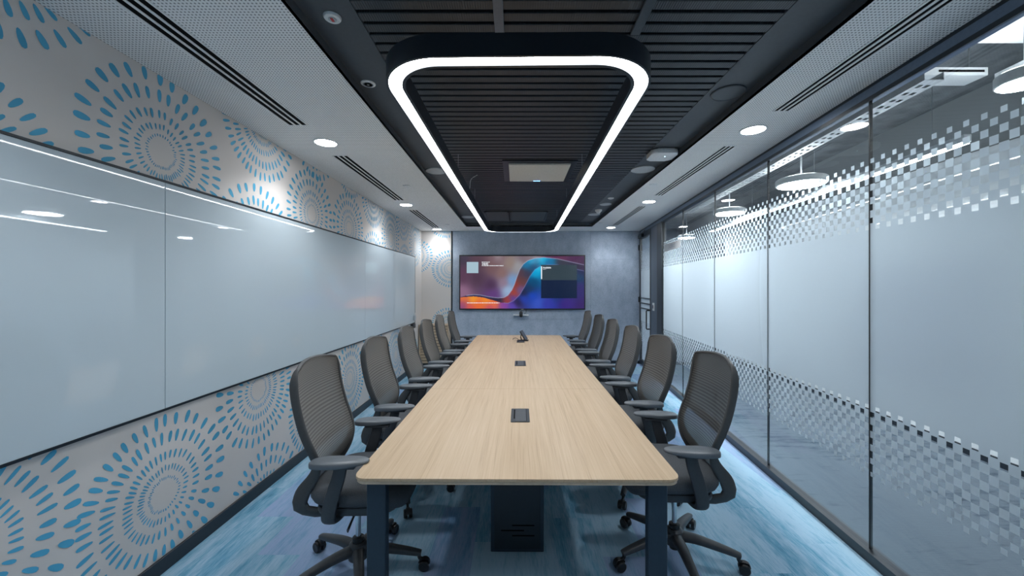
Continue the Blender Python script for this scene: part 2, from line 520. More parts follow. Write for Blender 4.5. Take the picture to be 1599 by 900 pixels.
left_c = [(2.119, 2.283, .43), (2.138, .418, .44), (2.92, .789, .42), (3.01, -.10, .43), (3.72, .42, .42), (4.515, .49, .42),
          (5.43, -.14, .42), (6.25, .474, .42), (5.25, 1.10, .42), (6.85, .95, .42), (7.3, .2, .42), (2.957, 2.765, .41), (2.9, 1.89, .43),
          (3.677, 2.243, .41), (3.75, 2.99, .41), (4.50, 2.23, .41), (4.55, 3.0, .41), (5.26, 2.75, .40), (5.25, 1.90, .41), (6.0, 2.31, .42),
          (6.67, 2.75, .41), (6.75, 1.9, .4), (7.45, 2.36, .42), (1.40, 2.90, .43), (1.25, 1.95, .43), (1.3, .60, .436), (.4, .3, .43), (.5, 2.4, .43)]
mural('wall_mural', left_c, lambda u, v: (XL + .0012, u, v), Clip(YF, YB - .004, .088, ZC - .002), wall_left)
back_c = [(-1.34, 1.93, .385), (-2.05, 2.19, .36), (-1.42, 2.95, .40), (-1.38, .78, .36)]
mural('corner_mural', back_c, lambda u, v: (u, YB - .0012, v), Clip(XL + .004, XT - .008, .1, ZC - .002), wall_corner)

# ------------------------------------------------------------------ glass board
XW = XL + .03
bt, bb = 2.120, .892
wb = thing('glass_whiteboard', 'long pale blue-white glass writing board with black edging on mural wall', 'whiteboard', (XL, 3.3, bb))
def loc_(o, p=wb): o.location = o.location - p.location
seams = [-.68, 2.11, 4.90, 7.316]
for a, b in zip(seams, seams[1:]):
    bm = BM(); box(bm, XL + .012, XW, a + .0015, b - .0015, bb + .004, bt - .004, .001, 1)
    loc_(obj('glass_panel', bm, 'board_glass', wb, 0))
bm = BM()
box(bm, XL + .003, XL + .0115, seams[0] - .004, seams[-1] + .004, bb - .002, bt + .002)
box(bm, XL + .003, XW + .003, seams[0] - .006, seams[-1] + .006, bt - .003, bt + .008)
box(bm, XL + .003, XW + .003, seams[0] - .006, seams[-1] + .006, bb - .008, bb + .003)
box(bm, XL + .003, XW + .003, seams[-1] + .0005, seams[-1] + .008, bb - .008, bt + .008)
loc_(obj('edge_trim', bm, 'black_metal', wb, 0))
# small black socket box tucked under the board's far corner
sx = thing('wall_socket', 'small black socket box under the far corner of glass writing board', 'socket', (XL, 7.2, .80))
bm = BM(); box(bm, .001, .05, -.09, .09, 0, .078, .004, 2); obj('housing', bm, 'black_plastic', sx)
bm = BM()
for k in (-.05, 0, .05): box(bm, .0502, .054, k - .018, k + .018, .02, .058, .002, 1)
obj('outlet', bm, 'module_metal', sx)
# small pale marker cup clipped at the board edge
mk = thing('wall_marker_holder', 'small clear marker holder on the far edge of the glass board', 'holder', (XW + .0035, 7.24, .94))
bm = BM(); box(bm, 0, .03, -.03, .03, 0, .09, .004, 2); obj('cup', bm, 'grey_plastic', mk)
bm = BM(); lathe(bm, [(.006, 0), (.006, .05), (.003, .055)], 10, (.015, -.01, .088)); obj('marker', bm, 'white_plastic', mk)

# ------------------------------------------------------------------ glass partition
gb = [-2.35, -1.975, -.925, .125, 1.175, 2.223, 3.268, 4.332, 5.389, 6.313]
Z0, Z1 = .062, 2.612
CW, CH = .0345, .0363
def film(bm, ya, yb, off):
    def quad(p0, p1, q0, q1):
        bm.faces.new([bm.verts.new((gx(u, off), u, v)) for u, v in ((p0, q0), (p1, q0), (p1, q1), (p0, q1))])
    def clipq(p0, p1, q0, q1):
        p0, p1 = max(p0, ya), min(p1, yb)
        if p1 - p0 > 1e-4: quad(p0, p1, q0, q1)
    upper0, lower0 = 1.55 + .693 * 1.0333, 1.55 - .661 * 1.0333
    ch = CH * 1.0333; cw = CW * 1.0333
    fill = [.68, .80, .86, .95, 1, 1, 1, 1, 1, 1, 1]
    hole = [0, 0, 0, 0, 1, 1, 1, .95, .88, .82, .76]
    j0 = math.floor((ya - 1.562) / cw) - 1; j1 = math.ceil((yb - 1.562) / cw) + 1
    for band in (0, 1):
        for r in range(11):
            if band == 0: zc = upper0 - r * ch
            else: zc = lower0 - (10 - r) * ch
            for j in range(j0, j1 + 1):
                yc = 1.562 + j * cw
                if (r + j) % 2 == 0:
                    s = fill[r]
                    clipq(yc - cw / 2 * s, yc + cw / 2 * s, zc - ch / 2 * s, zc + ch / 2 * s)
                else:
                    s = hole[r]
                    if r < 4 or s >= 1: continue
                    a, b, c, d = yc - cw / 2, yc - cw / 2 * s, yc + cw / 2 * s, yc + cw / 2
                    e, f, g, h = zc - ch / 2, zc - ch / 2 * s, zc + ch / 2 * s, zc + ch / 2
                    clipq(a, d, e, f); clipq(a, d, g, h); clipq(a, b, f, g); clipq(c, d, f, g)
    clipq(ya, yb, lower0 + ch / 2, upper0 - 10 * ch - ch / 2)
for i, (a, b) in enumerate(zip(gb, gb[1:])):
    bm = BM(); gbox(bm, a + .003, b - .003, 0, .012, Z0, Z1)
    w = struct('window_%d' % (i + 1), bm, 'clear_glass', smooth=0)
    bm = BM(); film(bm, a + .005, b - .005, -.0012); struct('privacy_film', bm, 'frosted_film', w, 0)
    bm = BM(); gbox(bm, b - .004, b + .004, -.002, .014, Z0, Z1); struct('seal', bm, 'black_plastic', w, 0)
# channels
bm = BM(); gbox(bm, YF, 7.0, -.03, .045, 0, .06); struct('baseboard_right', bm, 'dark_frame', smooth=0)
bm = BM(); gbox(bm, YF, 7.93, -.018, .04, Z1, ZC - .022); struct('trim_4', bm, 'channel_metal', smooth=0)
bm = BM(); gbox(bm, YF, 7.93, -.012, .05, ZC - .022, ZC); gbox(bm, YF, 7.93, -.022, -.017, Z1 - .012, Z1 + .012)
struct('trim_5', bm, 'black_metal', smooth=0)
# dark post, wide grey panel, then the door
bm = BM(); gbox(bm, 6.317, 6.60, -.03, .045, 0, Z1); struct('trim_6', bm, 'dark_frame', smooth=0)
bm = BM(); gbox(bm, 6.60, 7.03, -.022, .045, 0, Z1); struct('wall_right', bm, 'grey_panel', smooth=0)
door = bpy.data.objects.new('door_1', None); COL.objects.link(door); door['kind'] = 'structure'
bm = BM()
d0, d1 = 7.035, 7.93
gbox(bm, d0, d0 + .06, -.025, .02, .012, Z1 - .01); gbox(bm, d1 - .06, d1, -.025, .02, .012, Z1 - .01)
gbox(bm, d0 + .06, d1 - .06, -.025, .02, .012, .11); gbox(bm, d0 + .06, d1 - .06, -.025, .02, Z1 - .09, Z1 - .01)
gbox(bm, d0 + .06, d1 - .06, -.02, .015, 1.23, 1.25); gbox(bm, d0 + .06, d1 - .06, -.02, .015, 1.13, 1.15); gbox(bm, d0 + .06, d1 - .06, -.02, .015, 1.33, 1.35)
struct('door_frame', bm, 'dark_frame', door, 0)
bm = BM(); gbox(bm, d0 + .06, d1 - .06, -.008, .004, .11, Z1 - .09); struct('door_glass', bm, 'clear_glass', door, 0)
bm = BM(); film(bm, d0 + .062, d1 - .062, -.0092); struct('privacy_film', bm, 'frosted_film', door, 0)
hy = 7.10
bm = BM()
hp = [(gx(hy, -.026), hy, 1.13), (gx(hy, -.075), hy, 1.13), (gx(hy, -.085), hy, 1.12), (gx(hy, -.085), hy, .80), (gx(hy, -.075), hy, .79), (gx(hy, -.026), hy, .79)]
sweep(bm, hp, (.012, .012)); struct('handle', bm, 'black_plastic', door)
bm = BM(); gbox(bm, 7.55, 7.85, -.075, -.026, Z1 - .085, Z1 - .02); sweep(bm, [(gx(7.6, -.06), 7.6, Z1 - .015), (gx(7.2, -.09), 7.2, Z1 - .012)], (.01, .006)); struct('door_closer', bm, 'black_plastic', door, 0)
for hz in (.35, 1.25, 2.3):
    bm = BM(); lathe(bm, [(.012, 0), (.012, .11)], 12, (gx(7.935, -.034), 7.935, hz)); struct('hinge', bm, 'black_plastic', door)
# reader on the grey panel
px, pz = 1023, 474
rd = thing('door_reader', 'small white door release switch on the dark panel beside door', 'switch', (gx(6.82, -.022), 6.82, 1.21), math.atan(-GK))
bm = BM(); box(bm, -.014, -.001, -.05, .05, -.07, .07, .004, 2); obj('housing', bm, 'white_plastic', rd)
bm = BM(); box(bm, -.018, -.0145, -.022, .022, -.03, .03, .002, 1); obj('button', bm, 'module_metal', rd)
# room name plate behind the last full pane
sg = thing('name_plate', 'pale room name plate with grey lettering on the last glass pane by the door', 'sign', (gx(5.86, -.009), 5.86, 2.165), math.atan(-GK))
bm = BM(); box(bm, 0, .006, -.40, .40, -.052, .06, .002, 1); obj('plate', bm, 'white_plastic', sg)
text_mesh('lettering', 'CADENCE', .075, 'grey_plastic', sg, (-.0008, .0, -.022), (PI / 2, 0, -PI / 2), .0003, 'CENTER')

# ------------------------------------------------------------------ corridor beyond the glass
CWX = 3.87
bm = BM()
hexa(bm, [(gx(YF, .05), YF - .1, -.1), (8.5, YF - .1, -.1), (8.5, 12.6, -.1), (gx(12.6, .05), 12.6, -.1),
          (gx(YF, .05), YF - .1, -.002), (8.5, YF - .1, -.002), (8.5, 12.6, -.002), (gx(12.6, .05), 12.6, -.002)])
struct('floor_corridor', bm, 'carpet_grey', smooth=0)
def cbox(bm, ya, yb, o0, o1, z0, z1): gbox(bm, ya, yb, o0 - GX, o1 - GX, z0, z1)
bm = BM(); cbox(bm, YF, 8.7, CWX, CWX + .12, 0, 2.79); struct('wall_corridor', bm, 'corridor_white', smooth=0)
bm = BM(); cbox(bm, YF, 12.5, CWX + .14, CWX + .3, 2.6, 3.5); struct('wall_bulkhead', bm, 'corridor_grey', smooth=0)
bm = BM(); cbox(bm, YF, 8.7, CWX - .014, CWX, 0, .075); struct('baseboard_corridor', bm, 'skirting', smooth=0)
bm = BM(); box(bm, gx(8.2, .06), 8.5, 12.4, 12.55, 0, 3.5); struct('wall_corridor_end', bm, 'grey_panel', smooth=0)
bm = BM(); cbox(bm, YF, 12.5, GX + .05, 5.6, 3.42, 3.5); struct('ceiling_corridor', bm, 'concrete', smooth=0)
bm = BM(); gbox(bm, YF, YB + 4.5, .0, .05, ZC + .02, 3.42); struct('wall_above_partition', bm, 'corridor_grey', smooth=0)
bm = BM(); gbox(bm, YB + .12, 12.4, .0, .05, 0, ZC + .02); struct('wall_corridor_side', bm, 'corridor_white', smooth=0)
bm = BM(); box(bm, 1.6, 5.8, YF - .14, YF - .02, 0, 3.5)
struct('wall_corridor_front', bm, 'corridor_white', smooth=0)
pb = thing('added_blue_panel', 'blue-grey panel added on far corridor wall to tint the frosted glass', 'board', (gx(3.75, CWX - GX), 3.75, .62), math.atan(-GK))  # invented object, gives a blue blur behind the frosted film
bm = BM(); box(bm, -.03, -.008, -.62, .62, 0, 1.2, .003, 1); obj('panel', bm, 'panel_blue', pb)
bm = BM(); box(bm, -.036, -.001, -.66, -.621, -.03, 1.23); box(bm, -.036, -.001, .621, .66, -.03, 1.23); box(bm, -.036, -.001, -.6205, .6205, -.03, -.0005); box(bm, -.036, -.001, -.6205, .6205, 1.2005, 1.23); obj('frame', bm, 'grey_plastic', pb, 0)
# white baffle raft hanging near the camera end
rf_ = thing('ceiling_raft', 'white suspended ceiling raft beyond the glass at the top corner', 'ceiling panel', (0, 0, 2.97))
for q in range(3):
    bm = BM(); cbox(bm, .3 + q * .66, .95 + q * .66, 2.33, 3.7, 0, .05); obj('panel', bm, 'corridor_white', rf_, 0)
for yy in (.5, 2.0):
    for oo in (2.5, 3.5):
        bm = BM(); lathe(bm, [(.003, .05), (.003, .449)], 6, (gx(yy, oo - GX), yy, 0)); obj('wire', bm, 'wire_metal', rf_)
# perforated cable trays
def tray(lbl, off, y0, y1, z, wd=.10):
    t = thing('cable_tray', lbl, 'cable tray', (0, 0, z), 0, 'perforated cable trays over the corridor')
    bm = BM()
    n = int((y1 - y0) / .09)
    # ladder-like perforated base: solid rails plus cross strips
    cbox(bm, y0, y1, off, off + wd * .18, 0, .003); cbox(bm, y0, y1, off + wd * .41, off + wd * .59, 0, .003); cbox(bm, y0, y1, off + wd * .82, off + wd, 0, .003)
    for k in range(n + 1):
        yy = y0 + (y1 - y0 - .04) * k / n
        cbox(bm, yy, yy + .055, off + wd * .18, off + wd * .41, 0, .003); cbox(bm, yy, yy + .055, off + wd * .59, off + wd * .82, 0, .003)
    obj('perforated_base', bm, 'tray_metal', t, 0)
    bm = BM(); cbox(bm, y0, y1, off - .003, off, 0, .05); cbox(bm, y0, y1, off + wd, off + wd + .003, 0, .05); obj('side_rail', bm, 'tray_metal', t, 0)
    k = y0 + .4
    while k < y1:
        bm = BM(); cbox(bm, k, k + .012, off + wd * .45, off + wd * .55, .05, 3.418 - z); cbox(bm, k, k + .012, off - .002, off + wd + .002, .046, .052); k += 1.6; obj('hanger', bm, 'wire_metal', t, 0)
tray('perforated steel cable tray running close behind the glass panes', 2.18, 2.28, 6.4, 2.76, .11)
tray('short perforated steel cable tray farther out, by the ceiling raft', 2.68, 1.2, 2.36, 2.79, .12)
du = thing('corridor_duct', 'short flat white duct hanging beyond the glass near the ceiling raft', 'duct', (2.645, 2.455, 2.85))
bm = BM(); box(bm, -.245, .245, -.065, .065, 0, .05, .003, 1); obj('body', bm, 'corridor_white', du)
bm = BM(); box(bm, -.06, .22, -.0665, -.0652, .018, .032); obj('slot', bm, 'void_black', du, 0)
for q_ in (-.2, .2):
    bm = BM(); lathe(bm, [(.004, .05), (.004, .569)], 8, (q_, 0, 0)); obj('hanger', bm, 'wire_metal', du)
# pendant discs
DISC = [(0.37, 'pendant disc lamp beyond the glass, nearest the camera and cut by the frame'), (2.08, 'glowing pendant disc lamp beyond glass, largest one showing fully half hidden by white squares'),
        (3.86, 'glowing pendant disc lamp beyond the glass between two panel joints'), (5.62, 'small glowing pendant disc lamp beyond glass, farthest along corridor'), (-1.0, '')]
def disc(lbl, px, py, wpx, Y):
    X, z = at_y(px, py, Y); r = wpx * Y / F / 2
    t = thing('disc_pendant', lbl, 'pendant lamp', (X, Y, z), 0, 'disc pendants in the corridor')
    bm = BM(); lathe(bm, [(r * .93, .0), (r, .004), (r, .055), (r * .96, .062), (0, .062)], 48); obj('housing', bm, 'white_plastic', t)
    bm = BM(); lathe(bm, [(0, -.004), (r * .88, -.004), (r * .92, -.0005)], 48); obj('diffuser', bm, 'pendant_white', t)
    bm = BM(); lathe(bm, [(.02, .0625), (.02, .066), (r * .9, .066), (r * .9, .0625)], 48); obj('added_uplight', bm, 'added_uplight_white', t)  # added glowing ring, brightens the corridor ceiling and raft
    bm = BM(); lathe(bm, [(.008, .062), (.008, 3.418 - z)], 8); lathe(bm, [(.05, 3.40 - z), (.05, 3.419 - z)], 20); obj('stem', bm, 'wire_metal', t)
    return t
disc('white pendant disc beyond the glass, cut by the edge of view', 1602, 130, 66, 2.1)
disc('largest glowing pendant disc lamp, hanging beyond pane with checkered film', 1251, 289, 68, 3.92)
disc('smaller glowing pendant disc lamp, farther along the corridor behind the glass', 1139, 334, 45, 5.7)
t_ = disc('unseen disc lamp added beside the viewpoint to light the corridor', 806 + 610 * 2.45 / .3, 449 - 610 * .97 / .3, 440, .3)  # extra lamp out of view, added to brighten the corridor
disc('white pendant disc by the corridor end behind glass', 1072, 372, 26, 9.4)
# linear wall light
ll = thing('linear_light', 'thin glowing linear light running along the corridor beyond the glass', 'linear lamp', (0, 0, 2.54))
bm = BM(); cbox(bm, 2.65, 6.9, 2.80, 2.85, 0, .05); obj('housing', bm, 'grey_plastic', ll, 0)
bm = BM(); cbox(bm, 2.66, 6.89, 2.803, 2.847, -.010, -.0005); obj('diffuser', bm, 'linear_white', ll, 0)
for yy in (2.9, 4.2, 5.5, 6.7):
    bm = BM(); lathe(bm, [(.002, .05), (.002, .879)], 6, (gx(yy, 2.825 - GX), yy, 0)); obj('wire', bm, 'wire_metal', ll)

# ------------------------------------------------------------------ ring light
LZ = 2.47
rl = thing('ring_light', 'large glowing rounded-rectangle ring light in black housing above table', 'ceiling lamp', (.0425, 4.05, LZ), -.0155)
HW, HL, RR, PW, PH = .605, 2.50, .28, .085, .092
def ring(bm, d0, d1, z0, z1):
    A = rrect(HW - d0, HL - d0, RR - d0, n=16); B = rrect(HW - d1, HL - d1, RR - d1, n=16)
    n = len(A)
    v = [[bm.verts.new((x, y, z)) for x, y in P] for P, z in ((A, z0), (A, z1), (B, z1), (B, z0))]
    for k in range(4):
        a, b = v[k], v[(k + 1) % 4]
        for i in range(n): bm.faces.new((a[i], a[(i + 1) % n], b[(i + 1) % n], b[i]))
bm = BM(); ring(bm, 0, .011, 0, PH); ring(bm, PW - .016, PW, 0, PH); ring(bm, .0111, PW - .0161, .02, PH - .001); obj('housing', bm, 'black_metal', rl, 40)
bm = BM(); ring(bm, .0115, PW - .0165, .0085, .0195); obj('diffuser', bm, 'led_white', rl, 40)
for (wx, wy) in ((-1, -.85), (1, -.85), (-1, -.2), (1, -.2), (-1, .3), (1, .3), (-1, .82), (1, .82)):
    bm = BM(); lathe(bm, [(.0015, PH), (.0015, ZB - LZ)], 6, (wx * (HW - PW / 2), wy * HL, 0)); lathe(bm, [(.008, PH), (.006, PH + .02)], 8, (wx * (HW - PW / 2), wy * HL, 0))
    obj('suspension_wire', bm, 'wire_metal', rl)
for sx_, yy, io in ((-1, .13, 1), (1, -.62, -1)):
    x0 = sx_ * (HW - PW * .5)
    pts = spline([(x0 - sx_ * .0, yy, PH), (x0 - sx_ * io * .02, yy + .01, PH + .06), (x0 - sx_ * io * .03, yy + .02, PH + .15), (x0 - sx_ * io * .10, yy + .02, ZB - LZ)], 14)
    bm = BM(); sweep(bm, pts, (.0045, .0045), seg=6); o = obj('power_cord', bm, 'grey_plastic', rl); o['label'] = 'pale looping power cord'

# ------------------------------------------------------------------ ceiling fittings
def downlight(X, Y, lbl, z=ZC, r=.078):
    t = thing('downlight', lbl, 'downlight', (X, Y, z), 0, 'round recessed downlights')
    bm = BM(); lathe(bm, [(r + .012, 0), (r + .012, -.004), (r + .002, -.006), (r, -.003), (r, 0)], 40); obj('rim', bm, 'white_plastic', t)
    bm = BM(); lathe(bm, [(0, -.0035), (r - .001, -.0035), (r - .001, -.0005)], 40); obj('lens', bm, 'downlight_white', t)
    L = bpy.data.lights.new('downlight_beam', 'SPOT'); L.energy = 10 if Y < 7 else 6; L.spot_size = math.radians(128); L.spot_blend = .65; L.shadow_soft_size = .06
    L.color = (.95, .98, 1.0)
    lo = bpy.data.objects.new('downlight_beam', L); COL.objects.link(lo); lo.parent = t; lo.location = (0, 0, -.03)
    return t
for X, Y, lbl in ((-1.506, 3.09, 'round recessed downlight near the mural wall, closest to the camera'), (-1.528, 5.42, 'round recessed downlight near mural wall between two slot vents'), (-1.56, 7.70, 'round recessed downlight in corner where mural wall meets back wall'),
                  (1.724, 2.84, 'round recessed downlight by glass partition, closest to the camera'), (1.774, 5.217, 'round recessed downlight by glass partition between two slot vents'), (1.814, 7.476, 'round recessed downlight by the glass door in back corner'),
                  ):
    downlight(X, Y, lbl)
# unseen downlights added behind the camera to brighten the near end
for X, Y in ((-1.49, .75), (1.68, .47), (-1.47, -1.4), (1.62, -1.6)):
    downlight(X, Y, 'unseen round downlight added behind the viewpoint for its light')

def slot_vent(x0, x1, y0, y1, skew, lbl):
    t = thing('slot_diffuser', lbl, 'air vent', (0, 0, ZC), 0, 'three-slot linear air diffusers')
    W = x1 - x0
    def sb(bm, a, b, z0, z1, ya=y0, yb=y1):
        hexa(bm, [(x0 + a + skew * ya, ya, z0), (x0 + b + skew * ya, ya, z0), (x0 + b + skew * yb, yb, z0), (x0 + a + skew * yb, yb, z0),
                  (x0 + a + skew * ya, ya, z1), (x0 + b + skew * ya, ya, z1), (x0 + b + skew * yb, yb, z1), (x0 + a + skew * yb, yb, z1)])
    fw = .010; s = (W - 2 * fw - 2 * .014) / 3
    bm = BM(); sb(bm, 0, fw, -.004, -.0003); sb(bm, W - fw, W, -.004, -.0003); sb(bm, fw, W - fw, -.004, -.0003, y0 - fw, y0); sb(bm, fw, W - fw, -.004, -.0003, y1, y1 + fw)
    sb(bm, fw + s, fw + s + .014, -.004, -.0003); sb(bm, fw + 2 * s + .014, fw + 2 * s + .028, -.004, -.0003)
    obj('frame', bm, 'ceiling_white', t, 0)
    bm = BM()
    for k in range(3): sb(bm, fw + k * (s + .014), fw + k * (s + .014) + s, -.0012, -.0003)
    obj('slot', bm, 'void_black', t, 0)
slot_vent(-1.605, -1.465, -.3, 2.752, 0, 'long three-slot air vent near mural wall, closest to the camera')
slot_vent(-1.600, -1.460, 3.394, 5.125, 0, 'middle three-slot air vent of the row near mural wall')
slot_vent(-1.600, -1.460, 5.777, 7.45, 0, 'short-looking three-slot air vent near mural wall by back corner')
slot_vent(1.605, 1.715, .8, 2.53, .022, 'long three-slot air vent by glass partition, closest to the camera')
slot_vent(1.605, 1.715, 3.163, 4.855, .022, 'middle three-slot air vent of the row by glass partition')
slot_vent(1.605, 1.715, 5.504, 7.185, .022, 'three-slot air vent by glass partition near the door')

def fitting(name, lbl, cat, X, Y, z, prof, mat, extra=None, group=None):
    t = thing(name, lbl, cat, (X, Y, z), 0, group)
    bm = BM(); lathe(bm, prof, 40); obj('body', bm, mat, t)
    if extra: extra(t)
    return t
def det_extra(t):
    bm = BM(); box(bm, -.006, .006, -.012, .012, -.0155, -.012, .001, 1); obj('indicator', bm, 'red_paint', t)
    bm = BM(); lathe(bm, [(.016, -.0135), (.018, -.0135), (.018, -.0115), (.016, -.0115)], 24); obj('sensor_ring', bm, 'grey_plastic', t)
fitting('smoke_detector', 'white round detector with red indicator on dark ceiling band', 'smoke detector', -.823, 1.749, ZB, [(.038, 0), (.038, -.004), (.034, -.010), (.02, -.012), (0, -.012)], 'white_plastic', det_extra)
def spk_extra(t):
    bm = BM(); lathe(bm, [(.024, -.0075), (.027, -.009), (.03, -.0075)], 24); obj('ring', bm, 'grey_plastic', t)
    bm = BM(); lathe(bm, [(.007, -.007), (.006, -.010), (0, -.011)], 16); obj('sensor', bm, 'grey_plastic', t)
fitting('motion_sensor', 'small white round sensor with centre dot on dark ceiling band', 'sensor', -.879, 2.32, ZB, [(.042, 0), (.042, -.004), (.036, -.007), (0, -.007)], 'white_plastic', spk_extra)
def speaker(X, Y, lbl, r=.11, mat='grey_plastic'):
    t = thing('ceiling_speaker', lbl, 'speaker', (X, Y, ZB), 0, 'round ceiling speakers on the dark band')
    bm = BM(); lathe(bm, [(r, 0), (r, -.006), (r - .006, -.009), (r - .01, -.006), (r - .01, -.001)], 40); obj('rim', bm, mat, t)
    bm = BM(); lathe(bm, [(r - .0105, -.001), (r - .0105, -.006), (r * .5, -.0085), (0, -.009)], 40); obj('grille', bm, mat, t)
speaker(-.83, 4.06, 'round pale ceiling speaker half hidden by ring light on mural side')
speaker(-.83, 6.71, 'round pale ceiling speaker on mural side near end of dark recess')
speaker(1.318, 2.43, 'round dark ceiling speaker on the band above nearest glass-side chair', .1, 'coffer_paint')
speaker(1.30, 4.01, 'round pale ceiling speaker just behind the white access point', .12)
speaker(1.30, 5.68, 'flat round pale ceiling speaker behind a small white sensor', .085)
speaker(1.29, 6.47, 'round pale ceiling speaker at far end of band on glass side', .10)
fitting('motion_sensor', 'tiny white round sensor on dark band on glass side', 'sensor', 1.285, 5.30, ZB, [(.042, 0), (.042, -.004), (.03, -.012), (0, -.014)], 'white_plastic')
def det2(t):
    bm = BM(); lathe(bm, [(.03, -.03), (.034, -.045), (.02, -.055), (0, -.056)], 24); obj('sensing_dome', bm, 'white_plastic', t)
fitting('smoke_detector', 'white domed smoke detector between two pale speakers at far band', 'smoke detector', 1.285, 6.10, ZB, [(.055, 0), (.055, -.015), (.045, -.03), (0, -.03)], 'white_plastic', det2)
# access point
ap = thing('access_point', 'white rounded-square wireless access point on dark ceiling band', 'access point', (1.305, 3.5, ZB))
bm = BM(); prism(bm, rrect(.115, .115, .045), -.045, -.004, .012, 3); obj('cover', bm, 'white_plastic', ap)
bm = BM(); prism(bm, rrect(.09, .09, .03), -.004, -.0002); obj('bracket', bm, 'dark_frame', ap)
bm = BM(); lathe(bm, [(0, -.0465), (.004, -.0465), (.004, -.0452)], 12, (.02, -.02, 0)); obj('status_light', bm, 'status_led', ap)
for X, Y, lbl in ((-1.234, 4.40, 'small flush sprinkler cover on white ceiling beside the middle mural-side vent'), (1.52, 4.34, 'small flush sprinkler cover on white ceiling, glass side'),
                  (-1.26, 7.13, 'small flush sprinkler cover on the white ceiling near mural back corner'), (1.50, 6.92, 'small flush sprinkler cover on white ceiling near the door')):
    fitting('ceiling_sprinkler', lbl, 'sprinkler', X, Y, ZC, [(.042, 0), (.042, -.004), (.036, -.011), (0, -.012)], 'white_plastic', None, 'sprinkler covers in the white ceiling')
# microphone array tile
ma = thing('microphone_panel', 'square pale microphone array tile with blue lights in slatted ceiling', 'microphone panel', (.228, 4.065, ZB))
bm = BM(); box(bm, -.30, .30, -.295, .295, -.030, -.012, .004, 2); obj('tile', bm, 'off_white', ma)
bm = BM()
for s in (-1, 1):
    box(bm, min(s * .302, s * .36), max(s * .302, s * .36), -.355, .355, -.012, -.0003); box(bm, -.302, .302, min(s * .297, s * .355), max(s * .297, s * .355), -.012, -.0003)
box(bm, -.302, .302, -.297, .297, -.0118, -.0003)
obj('frame', bm, 'black_metal', ma, 0)
for k in range(4):
    bm = BM(); box(bm, -.035 + k * .02, -.025 + k * .02, .27, .28, -.032, -.0302, .001, 1); obj('indicator_light', bm, 'blue_led', ma)
# dark access hatches at the far end of the recess
for x0, x1, lbl in ((-.50, -.13, 'plain dark access hatch in slatted ceiling at far end, mural side'), (-.09, .50, 'wide plain dark access hatch in slatted ceiling at far end, glass side')):
    t = thing('access_hatch', lbl, 'hatch', ((x0 + x1) / 2, 6.62, ZB), 0, 'dark hatches in the slatted ceiling')
    w = (x1 - x0) / 2
    bm = BM(); box(bm, -w, w, -.42, .42, -.016, -.0005, .002, 1); obj('panel', bm, 'coffer_paint', t)
    for s in (-1, 1):
        bm = BM(); box(bm, s * w - .012, s * w + .012, -.43, .43, -.024, -.0165, .002, 1); obj('edge_rail', bm, 'black_metal', t)

# ------------------------------------------------------------------ display wall
YT = YB - .085
tx0, tz0 = at_y(717, 484, YT); tx1, tz1 = at_y(914, 398.3, YT)
tv = thing('wall_display', 'ultrawide wall display with colourful swirl picture on grey felt wall', 'display', ((tx0 + tx1) / 2, YB, tz0))
TW, TH = tx1 - tx0, tz1 - tz0
bm = BM(); box(bm, -TW / 2, TW / 2, -.085, -.03, 0, TH, .004, 2); obj('housing', bm, 'black_plastic', tv)
bm = BM(); box(bm, -.5, .5, -.03, -.0005, TH * .3, TH * .75, .003, 1); obj('wall_mount', bm, 'black_metal', tv)
sw, sh_ = TW - .045, TH - .05
U = [(118, 545), (180, 528), (250, 519), (320, 523), (400, 540), (500, 553), (560, 548), (600, 525), (640, 470), (665, 415), (690, 340), (720, 262), (755, 210), (800, 174), (870, 150), (960, 142), (1100, 155), (1250, 190), (1370, 217)]
Lw = [(118, 547), (250, 537), (350, 548), (450, 577), (530, 600), (600, 606), (660, 580), (720, 520), (770, 435), (820, 335), (870, 265), (930, 228), (1000, 214), (1100, 215), (1200, 236), (1300, 262), (1370, 279)]
def interp(P, x):
    for (a, b), (c, d) in zip(P, P[1:]):
        if x <= c:
            t = (x - a) / (c - a); return b + (d - b) * t
    return P[-1][1]
TOP = [(130, 140, 70, 60, 80), (130, 330, 95, 62, 88), (130, 500, 150, 110, 140), (300, 350, 82, 58, 80), (450, 240, 120, 88, 92), (430, 420, 78, 52, 84), (450, 510, 100, 62, 128), (620, 200, 150, 132, 124), (760, 140, 128, 112, 122), (700, 230, 160, 160, 165),
       (560, 400, 150, 125, 145), (600, 470, 160, 190, 225), (640, 380, 120, 165, 215), (540, 300, 140, 108, 105), (1100, 130, 100, 52, 88), (1300, 150, 80, 42, 82), (1370, 180, 72, 42, 78), (300, 200, 92, 66, 80), (500, 150, 118, 88, 98)]
RIB = [(150, 540, 60, 50, 80), (350, 530, 52, 50, 85), (500, 570, 45, 42, 70), (600, 570, 165, 66, 58), (660, 500, 178, 68, 48), (680, 420, 150, 62, 50), (740, 380, 105, 66, 66), (740, 290, 92, 62, 72), (790, 300, 62, 58, 82), (780, 220, 20, 120, 170), (830, 180, 10, 165, 215), (850, 240, 20, 75, 120), (960, 160, 0, 190, 235), (1000, 195, 30, 110, 165), (1150, 185, 62, 62, 78), (1300, 230, 52, 42, 70), (1370, 250, 60, 45, 78), (650, 560, 90, 70, 170), (720, 470, 110, 90, 150)]
